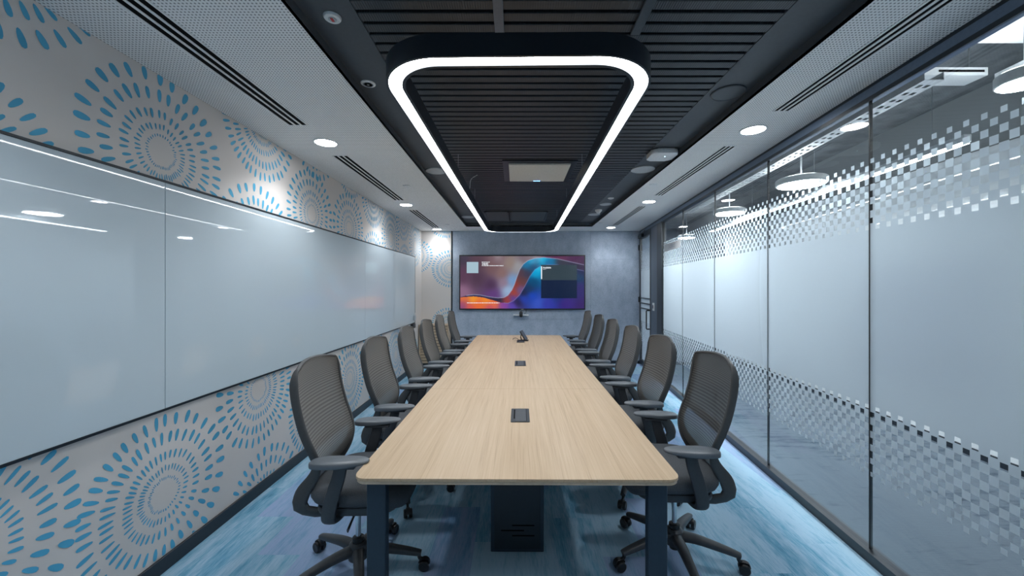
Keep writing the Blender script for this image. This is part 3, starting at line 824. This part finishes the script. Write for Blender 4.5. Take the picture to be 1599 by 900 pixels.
LOW = [(140, 555, 235, 120, 60), (250, 565, 255, 165, 45), (380, 570, 255, 150, 45), (450, 600, 250, 120, 60), (300, 610, 245, 110, 55), (220, 650, 225, 90, 85), (130, 620, 170, 80, 120), (130, 655, 130, 75, 130), (420, 650, 205, 85, 110), (560, 630, 140, 72, 165), (650, 640, 92, 72, 185),
       (760, 560, 40, 70, 190), (700, 600, 40, 32, 70), (760, 500, 35, 35, 60), (820, 460, 30, 55, 90), (860, 390, 0, 75, 120), (880, 300, 0, 170, 225), (910, 250, 40, 200, 240), (840, 530, 25, 75, 200), (900, 600, 60, 90, 200), (1000, 610, 55, 62, 170), (1200, 610, 62, 42, 130), (1350, 640, 58, 35, 105), (1330, 450, 52, 42, 110), (1330, 340, 20, 62, 100), (1350, 295, 45, 45, 85), (1000, 300, 20, 110, 160), (1100, 500, 25, 50, 120)]
def idw(P, x, y):
    s = [0, 0, 0]; w = 0
    for a, b, r, g, bl in P:
        k = 1 / (((x - a) ** 2 + (y - b) ** 2 + 1500) ** 1.7); w += k
        s[0] += k * r; s[1] += k * g; s[2] += k * bl
    return [v / w for v in s]
def picture(x, y):
    u, l = interp(U, x), interp(Lw, x)
    # slope-aware line thickness
    if x > 935 - 0 and 922 < x < 1298 and 217 < y < 557:
        if y < 370: return (54, 70, 80)
        return (18, 34, 66)
    if y < u: c = idw(TOP, x, y)
    elif y < l: c = idw(RIB, x, y)
    else: c = idw(LOW, x, y)
    su = abs(interp(U, x + 4) - interp(U, x - 4)) / 8; sl = abs(interp(Lw, x + 4) - interp(Lw, x - 4)) / 8
    du = abs(y - u) / math.hypot(1, su); dl = abs(y - l) / math.hypot(1, sl)
    if x > 180:
        k = max(0, 1 - du / 6) * .7
        c = [a + (b - a) * k for a, b in zip(c, (190, 205, 235))]
    if x > 560:
        k = max(0, 1 - dl / 6) * .55
        c = [a + (b - a) * k for a, b in zip(c, (150, 165, 230))]
    return c
NX, NY = 300, 130
me = bpy.data.meshes.new('screen')
vs = []; fs = []; cs = []
for j in range(NY + 1):
    for i in range(NX + 1):
        vs.append((-sw / 2 + sw * i / NX, -.0856, .025 + sh_ * (1 - j / NY)))
        c = picture(118 + 1252 * i / NX, 128 + 532 * j / NY); cs.append(srgb(*c))
for j in range(NY):
    for i in range(NX):
        a = j * (NX + 1) + i; fs.append((a, a + NX + 1, a + NX + 2, a + 1))
me.from_pydata(vs, [], fs); me.materials.append(M['display_picture'])
ca = me.color_attributes.new('picture', 'FLOAT_COLOR', 'POINT')
for k, c in enumerate(cs): ca.data[k].color = c
scr = bpy.data.objects.new('screen', me); COL.objects.link(scr); scr.parent = tv
def sxy(x, y): return (-sw / 2 + sw * (x - 118) / 1252, .025 + sh_ * (1 - (y - 128) / 532))
def sbar(bm, x0, y0, x1, y1, d=-.0868):
    a, b = sxy(x0, y1), sxy(x1, y0); box(bm, a[0], b[0], d, -.0858, a[1], b[1])
bm = BM(); sbar(bm, 183, 187, 301, 300); o = obj('plain_tile', bm, 'screen_tile', scr, 0)
X_, Z_ = sxy(334, 218); text_mesh('clock', '14:41', .062, 'screen_white', scr, (X_, -.0862, Z_), (PI / 2, 0, 0), .0003, weight=.002)
X_, Z_ = sxy(952, 252); text_mesh('status_lettering', 'Available', .046, 'screen_white', scr, (X_, -.0862, Z_), (PI / 2, 0, 0), .0003, weight=.001)
bm = BM()
def dashes(x0, x1, y, h):
    x = x0
    while x < x1:
        w = random.uniform(7, 24); sbar(bm, x, y - h / 2, min(x + w, x1), y + h / 2); x += w + random.uniform(3, 5)
dashes(334, 415, 189, 6); dashes(336, 553, 225, 6); dashes(185, 512, 603, 6); dashes(954, 984, 261, 4); sbar(bm, 934, 232, 944, 360)
obj('caption_line', bm, 'screen_white', scr, 0)
bm = BM(); box(bm, -.025, .025, -.0868, -.0858, .004, .016); obj('badge', bm, 'grey_plastic', tv, 0)

# conference camera below the display
cx_, cz_ = at_y(813.5, 490.5, YB - .06)
cam_t = thing('conference_camera', 'small black conference camera on a thin white shelf under display', 'camera', (cx_, YB, cz_))
bm = BM(); box(bm, -.155, .155, -.12, -.001, -.030, -.016, .002, 1); obj('shelf', bm, 'white_plastic', cam_t)
bm = BM(); prism(bm, rrect(.033, .060, .033, 0, .0, 8), .122, .175, .008, 2)
bmesh.ops.rotate(bm, cent=(0, 0, 0), matrix=Matrix.Rotation(PI / 2, 3, 'X'), verts=bm.verts[:])
obj('body', bm, 'black_plastic', cam_t)
bm = BM(); lathe(bm, [(.020, 0), (.020, -.008), (.014, -.010), (0, -.007)], 24, (0, -.1755, .018), 'Y'); obj('lens', bm, 'black_metal', cam_t)
bm = BM(); sweep(bm, spline([(.06, -.03, .0), (.10, -.02, .02), (.105, -.012, .055), (.104, -.012, .085)], 12), (.004, .004), seg=6); obj('cable', bm, 'black_plastic', cam_t)

# low slatted oak unit in the corner
ux0, ux1 = XL + .02, XT - .012
un = thing('slatted_cabinet', 'low oak cabinet with horizontal slats in the corner behind chairs', 'cabinet', ((ux0 + ux1) / 2, YB - .15, 0))
w = (ux1 - ux0) / 2
bm = BM(); box(bm, -w, w, -.145, .145, .79, .815, .003, 1); obj('top', bm, 'oak_slat', un)
bm = BM(); box(bm, -w + .01, w - .01, -.11, .13, .001, .789); obj('carcass', bm, 'black_plastic', un, 0)
for s in (-1, 1):
    bm = BM(); box(bm, s * w - (.022 if s > 0 else 0), s * w + (0 if s > 0 else .022), -.14, .13, .001, .789, .002, 1)
    obj('end_panel', bm, 'oak_slat', un)
k = .06
while k < .74:
    bm = BM(); box(bm, -w + .023, w - .023, -.138, -.111, k, k + .044, .003, 1); obj('slat', bm, 'oak_slat', un); k += .056

# ------------------------------------------------------------------ table
TZ = .725
tn, tf = 1.678, 6.75
TXL, TXR, TS = -.688, .734, .0085
tcx = (TXL + TXR) / 2; thw = (TXR - TXL) / 2
tb = thing('conference_table', 'long oak-topped conference table with dark steel legs in room centre', 'table', (tcx + .0, (tn + tf) / 2, 0), -TS)
LY = (tf - tn) / 2
cuts = [-LY, 3.175 - (tn + tf) / 2, 5.055 - (tn + tf) / 2, LY]
def top_outline(a, b, ra, rb, e=0):
    pts = []
    r = .055
    if ra:
        for k in range(7):
            t = PI + PI / 2 * k / 6; pts.append((-thw + e + r + (r) * math.cos(t), a + e + r + r * math.sin(t)))
        for k in range(7):
            t = 1.5 * PI + PI / 2 * k / 6; pts.append((thw - e - r + r * math.cos(t), a + e + r + r * math.sin(t)))
    else: pts += [(-thw + e, a), (thw - e, a)]
    if rb:
        for k in range(7):
            t = PI / 2 * k / 6; pts.append((thw - e - r + r * math.cos(t), b - e - r + r * math.sin(t)))
        for k in range(7):
            t = PI / 2 + PI / 2 * k / 6; pts.append((-thw + e + r + r * math.cos(t), b - e - r + r * math.sin(t)))
    else: pts += [(thw - e, b), (-thw + e, b)]
    return pts
for i in range(3):
    a, b = cuts[i] + (.0006 if i else 0), cuts[i + 1] - (.0006 if i < 2 else 0)
    bm = BM(); prism(bm, top_outline(a, b, i == 0, i == 2), TZ - .013, TZ, .0015, 1)
    o = obj('tabletop', bm, 'oak', tb)
    bm = BM(); prism(bm, top_outline(a, b, i == 0, i == 2, .004), TZ - .027, TZ - .0131)
    obj('underside_edge', bm, 'oak_edge', o)
legY = [-LY + .08, cuts[1], cuts[2], LY - .08]
for ly in legY:
    for s in (-1, 1):
        bm = BM(); xx = s * (thw - .085 if abs(ly) > LY * .6 else .34)
        box(bm, xx - .042, xx + .042, ly - .025, ly + .025, 0.0, TZ - .0275, .003, 1); obj('leg', bm, 'table_metal', tb)
    bm = BM(); box(bm, -thw + .118, thw - .118, ly - .022, ly + .022, TZ - .052, TZ - .0275, .002, 1); obj('cross_beam', bm, 'table_metal', tb)
for s in (-1, 1):
    bm = BM(); xx = s * .34; 
    for q0, q1 in zip(legY, legY[1:]):
        box(bm, xx - .02, xx + .02, q0 + .026, q1 - .026, TZ - .068, TZ - .0275, .002, 1)
    obj('long_beam', bm, 'table_metal', tb)
def pedestal(Y0, depth, X0=-.155, X1=.155):
    bm = BM(); y0 = Y0 - (tn + tf) / 2
    box(bm, X0, X1, y0, y0 + depth, .001, TZ - .028, .003, 1); p = obj('cable_pedestal', bm, 'table_metal', tb)
    bm = BM(); box(bm, X0 + .02, X1 - .02, y0 - .004, y0 - .0003, .02, TZ - .06, .001, 1); q = obj('access_panel', bm, 'black_metal', p)
    bm = BM()
    for x0, x1, z in ((-.03, .10, .16), (-.095, .04, .13), (-.03, .10, .10)): box(bm, x0, x1, y0 - .0048, y0 - .0041, z - .004, z + .004)
    obj('vent_slot', bm, 'void_black', p, 0)
pedestal(610 * H / 414.0, .34); pedestal(3.98, .34); pedestal(5.7, .34)

# power modules let into the table
def module(y0, y1, wdt, lbl, X):
    Y = (y0 + y1) / 2
    t = thing('power_module', lbl, 'power socket', (X, Y, TZ), -TS, 'flush power modules down the table')
    hy = (y1 - y0) / 2; hw = wdt / 2
    bm = BM(); prism(bm, rrect(hw, hy, .006), .0002, .003, .001, 1); obj('frame', bm, 'black_metal', t)
    bm = BM(); box(bm, -hw * .52, hw * .62, -hy * .92, hy * .92, .0031, .0046, .0006, 1); obj('lid', bm, 'module_metal', t)
    bm = BM(); box(bm, -hw * .70, -hw * .56, -hy * .55, hy * .80, .0031, .0038); obj('cable_slot', bm, 'void_black', t, 0)
    bm = BM(); box(bm, hw * .66, hw * .70, -hy * .9, hy * .9, .0031, .0038); obj('groove', bm, 'void_black', t, 0)
Yof = lambda py: F * (H - TZ) / (py - PY)
module(Yof(660), Yof(639), .118, 'dark flush power module in table nearest the camera', (812.5 - PX) / F * 2.45)
module(Yof(572), Yof(564), .118, 'dark flush power module in the middle section of the table', (812.5 - PX) / F * 4.2)
module(Yof(535.4), Yof(531.6), .118, 'dark flush power module in front of the tablet console', (813 - PX) / F * 5.9)
# touch console on a stand
con = thing('touch_console', 'black touch console tilted on a stand at the table end', 'tablet', ((820.5 - PX) / F * 6.05, 6.05, TZ), math.radians(80))
def tilt(o, a, off): o.rotation_euler = (a, 0, 0); o.location = off
bm = BM(); box(bm, -.10, .10, -.009, .009, 0, .165, .005, 2); o = obj('housing', bm, 'black_plastic', con); tilt(o, math.radians(-32), (0, -.015, .012))
bm = BM(); box(bm, -.092, .092, -.0105, -.0092, .01, .155); q = obj('screen', bm, 'console_screen', o, 0)
bm = BM(); box(bm, -.055, .055, -.045, .095, .0005, .010, .003, 1); obj('foot', bm, 'black_plastic', con)
bm = BM(); sweep(bm, [(0, .06, .010), (0, .075, .05), (0, .065, .095)], (.03, .006), side=(1, 0, 0)); obj('stand', bm, 'black_plastic', con)
cb = spline([(-.02, .09, .008), (-.02, .14, .04), (-.0, .19, .03), (.02, .20, .006)], 14)
bm = BM(); sweep(bm, cb, (.003, .003), seg=6); obj('cable', bm, 'black_plastic', con)

# ------------------------------------------------------------------ chairs
# local frame: sitter looks along +Y, origin on the floor under the gas lift
PROF = [(-.210, 1.146, .200), (-.209, 1.136, .222), (-.207, 1.100, .238), (-.202, 1.045, .244), (-.187, .965, .245), (-.160, .865, .246), (-.128, .785, .243),
        (-.103, .715, .228), (-.106, .655, .205), (-.137, .595, .190), (-.176, .545, .184), (-.194, .495, .178)]
def make_chair():
    root = thing('office_chair', '', 'chair', (0, 0, 0), 0, 'mesh office chairs around the table')
    # --- woven back
    bm = BM(); NR, NC = 34, 18
    P = spline(PROF, NR)
    uvl = bm.loops.layers.uv.new('UVMap')
    grid = []
    def bp(f, z, w, s, t):
        # wrap sides forward, crown the top edge
        crown = .022 * (1 - abs(s) ** 2.2) * max(0, 1 - t * 7)
        return (s * w, f + .036 * s * s * (1 - .5 * t), z + crown)
    for i, (f, z, w) in enumerate(P):
        t = i / (NR - 1)
        grid.append([bm.verts.new(bp(f, z, w, -1 + 2 * k / NC, t)) for k in range(NC + 1)])
    for i in range(NR - 1):
        for k in range(NC):
            fc = bm.faces.new((grid[i][k], grid[i + 1][k], grid[i + 1][k + 1], grid[i][k + 1]))
            for lp, (a, b) in zip(fc.loops, ((i, k), (i + 1, k), (i + 1, k + 1), (i, k + 1))):
                lp[uvl].uv = (b / NC, a / NR)
    r = bmesh.ops.solidify(bm, geom=bm.faces[:], thickness=.004)
    obj('backrest', bm, 'chair_net', root, 60)
    # --- frame around the back, curling under the seat
    side = [bp(f, z, w, 1, i / (NR - 1)) for i, (f, z, w) in enumerate(P)]
    low = [(.175, -.192, .462), (.166, -.170, .430), (.150, -.12, .414), (.13, -.05, .408), (.10, .0, .408)]
    top = [bp(*P[0], s, 0) for s in (.92, .8, .6, .4, .2, 0, -.2, -.4, -.6, -.8, -.92)]
    path = [(-x, y, z) for x, y, z in reversed(low)] + [(-x, y, z) for x, y, z in reversed(side[1:])] + [(-x, y, z) for x, y, z in [side[0]]] + list(reversed(top)) + side + low
    # smooth corners lightly
    path = [Vector(p) for p in path]
    for _ in range(2):
        path = [path[0]] + [(path[i - 1] + path[i] * 2 + path[i + 1]) / 4 for i in range(1, len(path) - 1)] + [path[-1]]
    secs = []
    nl = len(path)
    for i, p in enumerate(path):
        z = p.z
        d = .021 if z > .68 else .021 + .016 * min(1, (.68 - z) / .15)
        if z > 1.085: d = .021 - .011 * min(1, (z - 1.085) / .06)
        wd = .009 if z > .58 else .009 + .006 * min(1, (.58 - z) / .1)
        secs.append((wd, d))
    def sd(i):
        p = path[i]
        if p.z > 1.085 and abs(p.x) < .2: 
            return Vector((p.x * 1.2, 0, .3 + max(0, p.z - 1.085) * 6)).normalized()
        return Vector((math.copysign(1, p.x), 0, .05 if p.z > .46 else -.6))
    bm = BM(); sweep(bm, path, secs, side=sd, seg=12, power=2.6)
    bmesh.ops.translate(bm, vec=(0, -.013, 0), verts=bm.verts[:])
    obj('back_frame', bm, 'frame_grey', root, 50)
    # --- seat cushion: superelliptic pad with waterfall front
    bm = BM(); NA, NL = 48, 9
    rings = []
    for j in range(NL + 1):
        ph = -PI / 2 + PI * j / NL
        c = abs(math.cos(ph)) ** .45; s = math.copysign(abs(math.sin(ph)) ** .8, math.sin(ph))
        ring_ = []
        for i in range(NA):
            a = 2 * PI * i / NA; ca, sa = math.cos(a), math.sin(a)
            ex = math.copysign(abs(ca) ** .55, ca); ey = math.copysign(abs(sa) ** .55, sa)
            x = ex * .252 * (.22 + .78 * c) ; y = .085 + ey * .250 * (.22 + .78 * c)
            x *= 1 - .05 * max(0, -(y - .085)) / .250
            z = .528 + s * (.050 if s > 0 else .068)
            z -= .05 * max(0, (y - .14) / .18) ** 2          # waterfall
            z += .008 * abs(x / .25) ** 2 - .004
            ring_.append(bm.verts.new((x, y, z)))
        rings.append(ring_)
    for a, b in zip(rings, rings[1:]):
        for i in range(NA): bm.faces.new((a[i], a[(i + 1) % NA], b[(i + 1) % NA], b[i]))
    bm.faces.new(list(reversed(rings[0]))); bm.faces.new(rings[-1])
    seat = obj('seat', bm, 'seat_fabric', root, 70)
    for s in (1,):
        bm = BM(); box(bm, .2505, .2535, -.02, .03, .50, .52, .001, 1); tg = obj('tag', bm, 'void_black', seat); tg['label'] = 'small black tag with pale writing'
        bm = BM(); box(bm, .2536, .2540, -.012, .024, .508, .513); obj('print', bm, 'white_plastic', tg, 0)
    # --- seat pan and mechanism
    bm = BM(); prism(bm, rrect(.205, .20, .08, 0, .08), .428, .464, .012, 2); obj('seat_pan', bm, 'arm_dark', root)
    bm = BM()
    hexa(bm, [(-.06, -.07, .355), (.06, -.07, .355), (.05, .14, .345), (-.05, .14, .345), (-.11, -.11, .427), (.11, -.11, .427), (.10, .20, .427), (-.10, .20, .427)])
    bmesh.ops.bevel(bm, geom=bm.edges[:], offset=.012, segments=2, affect='EDGES'); mech = obj('tilt_mechanism', bm, 'base_plastic', root)
    bm = BM(); sweep(bm, [(.05, .05, .395), (.17, .06, .385), (.235, .065, .375)], [(.006, .006), (.006, .006), (.012, .005)], seg=8); obj('lever', bm, 'base_plastic', mech)
    # --- arms
    for s in (-1, 1):
        # post
        pp = spline([(s * .10, .0, .415), (s * .20, -.012, .418), (s * .252, -.015, .438), (s * .268, -.01, .49), (s * .272, .014, .58), (s * .272, .036, .65), (s * .272, .048, .706)], 22)
        sec = [(.030 + .004 * math.sin(PI * i / 21), .014 + .003 * (i < 10)) for i in range(22)]
        bm = BM(); sweep(bm, pp, sec, side=(0, 1, 0), seg=12, power=3); arm = obj('armrest', bm, 'arm_dark', root)
        bm = BM(); box(bm, s * .272 - .03, s * .272 + .03, -.02, .12, .698, .713, .005, 2); obj('slider', bm, 'arm_dark', arm)
        # pad: rounded slab, wider in the middle, rising slightly to the back
        bm = BM(); NA2 = 40; rr = []
        for (sc_, z) in ((.80, .7135), (.95, .715), (1.0, .7215), (1.0, .731), (.95, .7375), (.80, .7405), (.4, .7415)):
            rg = []
            for i in range(NA2):
                a = 2 * PI * i / NA2; ca, sa = math.cos(a), math.sin(a)
                x = math.copysign(abs(ca) ** .75, ca) * .052; y = math.copysign(abs(sa) ** .7, sa) * .138
                x *= 1 - .18 * max(0, y / .133)
                k = 1 - (1 - sc_) * .052 / .052
                ins = (1 - sc_) * .03
                L = math.hypot(x, y); f = max(.1, (L - ins) / L)
                if sc_ < .5: f = .3
                rg.append(bm.verts.new((s * (.272 + .012) + x * f, .046 + y * f, z - .004 * max(0, -y / .133) ** 2 + (.0125 * max(0, y / .133) ** 1.0 if sc_ != .4 and z < .73 else 0))))
            rr.append(rg)
        for a_, b_ in zip(rr, rr[1:]):
            for i in range(NA2): bm.faces.new((a_[i], a_[(i + 1) % NA2], b_[(i + 1) % NA2], b_[i]))
        bm.faces.new(list(reversed(rr[0]))); bm.faces.new(rr[-1])
        obj('arm_pad', bm, 'arm_plastic', arm, 60)
    # --- gas lift
    bm = BM(); lathe(bm, [(.014, .19), (.014, .354)], 20); obj('gas_lift', bm, 'chrome', root)
    bm = BM(); lathe(bm, [(.027, .06), (.027, .175), (.030, .178), (.030, .198), (.020, .203), (.0145, .203)], 24); obj('lift_sleeve', bm, 'black_plastic', root)
    # --- five-star base and casters
    bm = BM(); lathe(bm, [(.0275, .085), (.050, .088), (.054, .12), (.046, .165), (.034, .176), (.0275, .176)], 30); obj('base_hub', bm, 'base_plastic', root)
    legm = BM()
    lp = spline([(.035, 0, .135), (.12, 0, .132), (.22, 0, .115), (.30, 0, .098), (.335, 0, .090)], 14)
    ls = [(.030 - .013 * i / 13, .026 - .013 * i / 13) for i in range(14)]
    sweep(legm, lp, ls, side=(0, 1, 0), seg=12, power=3)
    leg0 = obj('leg', legm, 'base_plastic', root, 50)
    bm = BM()
    sweep(bm, spline([(.325, 0, .092), (.325, 0, .066), (.335, 0, .060), (.352, 0, .052)], 8), (.010, .009), seg=10)
    sweep(bm, spline([(.352 - .028, 0, .040), (.352 - .022, 0, .056), (.352, 0, .063), (.352 + .022, 0, .056), (.352 + .029, 0, .036)], 12), (.012, .003), side=(0, 1, 0), seg=8, power=3)
    cas0 = obj('caster', bm, 'caster_plastic', root)
    w0 = []
    for s in (-1, 1):
        bm = BM(); lathe(bm, [(.006, s * .006), (.024, s * .006), (.0285, s * .009), (.0285, s * .024), (.024, s * .028), (.010, s * .027), (0, s * .026)], 28, (.352, 0, .0285), 'Y')
        w0.append(obj('wheel', bm, 'caster_plastic', cas0))
    for k in range(1, 5):
        l = leg0.copy(); COL.objects.link(l); l.rotation_euler.z = 2 * PI * k / 5
        c = copy_tree(cas0, root); c.rotation_euler.z = 2 * PI * k / 5
    return root

chair = make_chair()
def place(c, X, Y, rz, star, lbl):
    c.location = (X, Y, 0); c.rotation_euler.z = rz; c['label'] = lbl
    k = 0
    for nm in ('leg', 'caster'):
        k = 0
        for ch in sorted([q for q in c.children if q.name.split('.')[0] == nm], key=lambda q: q.name):
            ch.rotation_euler.z = star + 2 * PI * k / 5; k += 1
ordn = ['nearest the camera', 'second from the near table end', 'third from the near table end', 'fourth from the near table end', 'fifth from the near table end', 'sixth, at the far table end']
LYs = [2.087, 2.93, 3.75, 4.54, 5.31, 6.22]; RYs = [2.206, 3.01, 3.80, 4.60, 5.39, 6.28]
stars_l = [93, 20, 50, 75, 10, 60]; stars_r = [180, 150, 130, 175, 160, 140]
yaw_l = [2, 0, 1, -1, 1, 0]; yaw_r = [-2, 1, -1, 0, 1, 0]
def edge(Y, s):
    return (TXL if s < 0 else TXR) + TS * (Y - (tn + tf) / 2)
BASE_SHIFT = .03
for nm_ in list(chair.children):
    if nm_.name.split('.')[0] in ('leg', 'caster', 'base_hub', 'gas_lift', 'lift_sleeve'): nm_.location.y += BASE_SHIFT
first = True
for side_, Ys, st, yw in ((-1, LYs, stars_l, yaw_l), (1, RYs, stars_r, yaw_r)):
    for i, Y in enumerate(Ys):
        c = chair if first else copy_tree(chair); first = False
        lbl = 'grey mesh-back office chair on the %s side, %s' % ('whiteboard' if side_ < 0 else 'glass partition', ordn[i])
        Y += .03; X = edge(Y, side_) + side_ * (.180 if side_ < 0 else .218)
        place(c, X, Y, math.radians((-90 if side_ < 0 else 90) + yw[i]), math.radians(st[i]), lbl)

# ------------------------------------------------------------------ lights beyond the fittings
def area(name, loc, size, energy, rot=(0, 0, 0), col=(.95, .98, 1)):
    L = bpy.data.lights.new(name, 'AREA'); L.shape = 'RECTANGLE'; L.size, L.size_y = size; L.energy = energy; L.color = col
    o = bpy.data.objects.new(name, L); COL.objects.link(o); o.location = loc; o.rotation_euler = rot
    return o
w = bpy.data.worlds.new('world'); sc.world = w; w.use_nodes = True
w.node_tree.nodes['Background'].inputs[0].default_value = (.8, .88, 1, 1); w.node_tree.nodes['Background'].inputs[1].default_value = .25

# ------------------------------------------------------------------ camera and view
cd = bpy.data.cameras.new('camera'); cam = bpy.data.objects.new('camera', cd); COL.objects.link(cam)
cam.location = (0, 0, H); cam.rotation_euler = (PI / 2, 0, 0)
cd.sensor_width = 36; cd.lens = 36 * F / 1599
cd.shift_x = -(PX - 799.5) / 1599; cd.shift_y = (PY - 450) / 1599
cd.clip_start = .02; cd.clip_end = 60
sc.camera = cam
sc.view_settings.view_transform = 'Standard'; sc.view_settings.look = 'None'
sc.view_settings.gamma = 1; sc.view_settings.use_curve_mapping = False
sc.view_settings.exposure = 1.62
sc.cycles.max_bounces = 10; sc.cycles.diffuse_bounces = 5; sc.cycles.glossy_bounces = 5; sc.cycles.transparent_max_bounces = 24; sc.cycles.transmission_bounces = 8
sc.cycles.sample_clamp_indirect = 4.0; sc.cycles.caustics_reflective = False; sc.cycles.caustics_refractive = False
sc.cycles.use_denoising = True
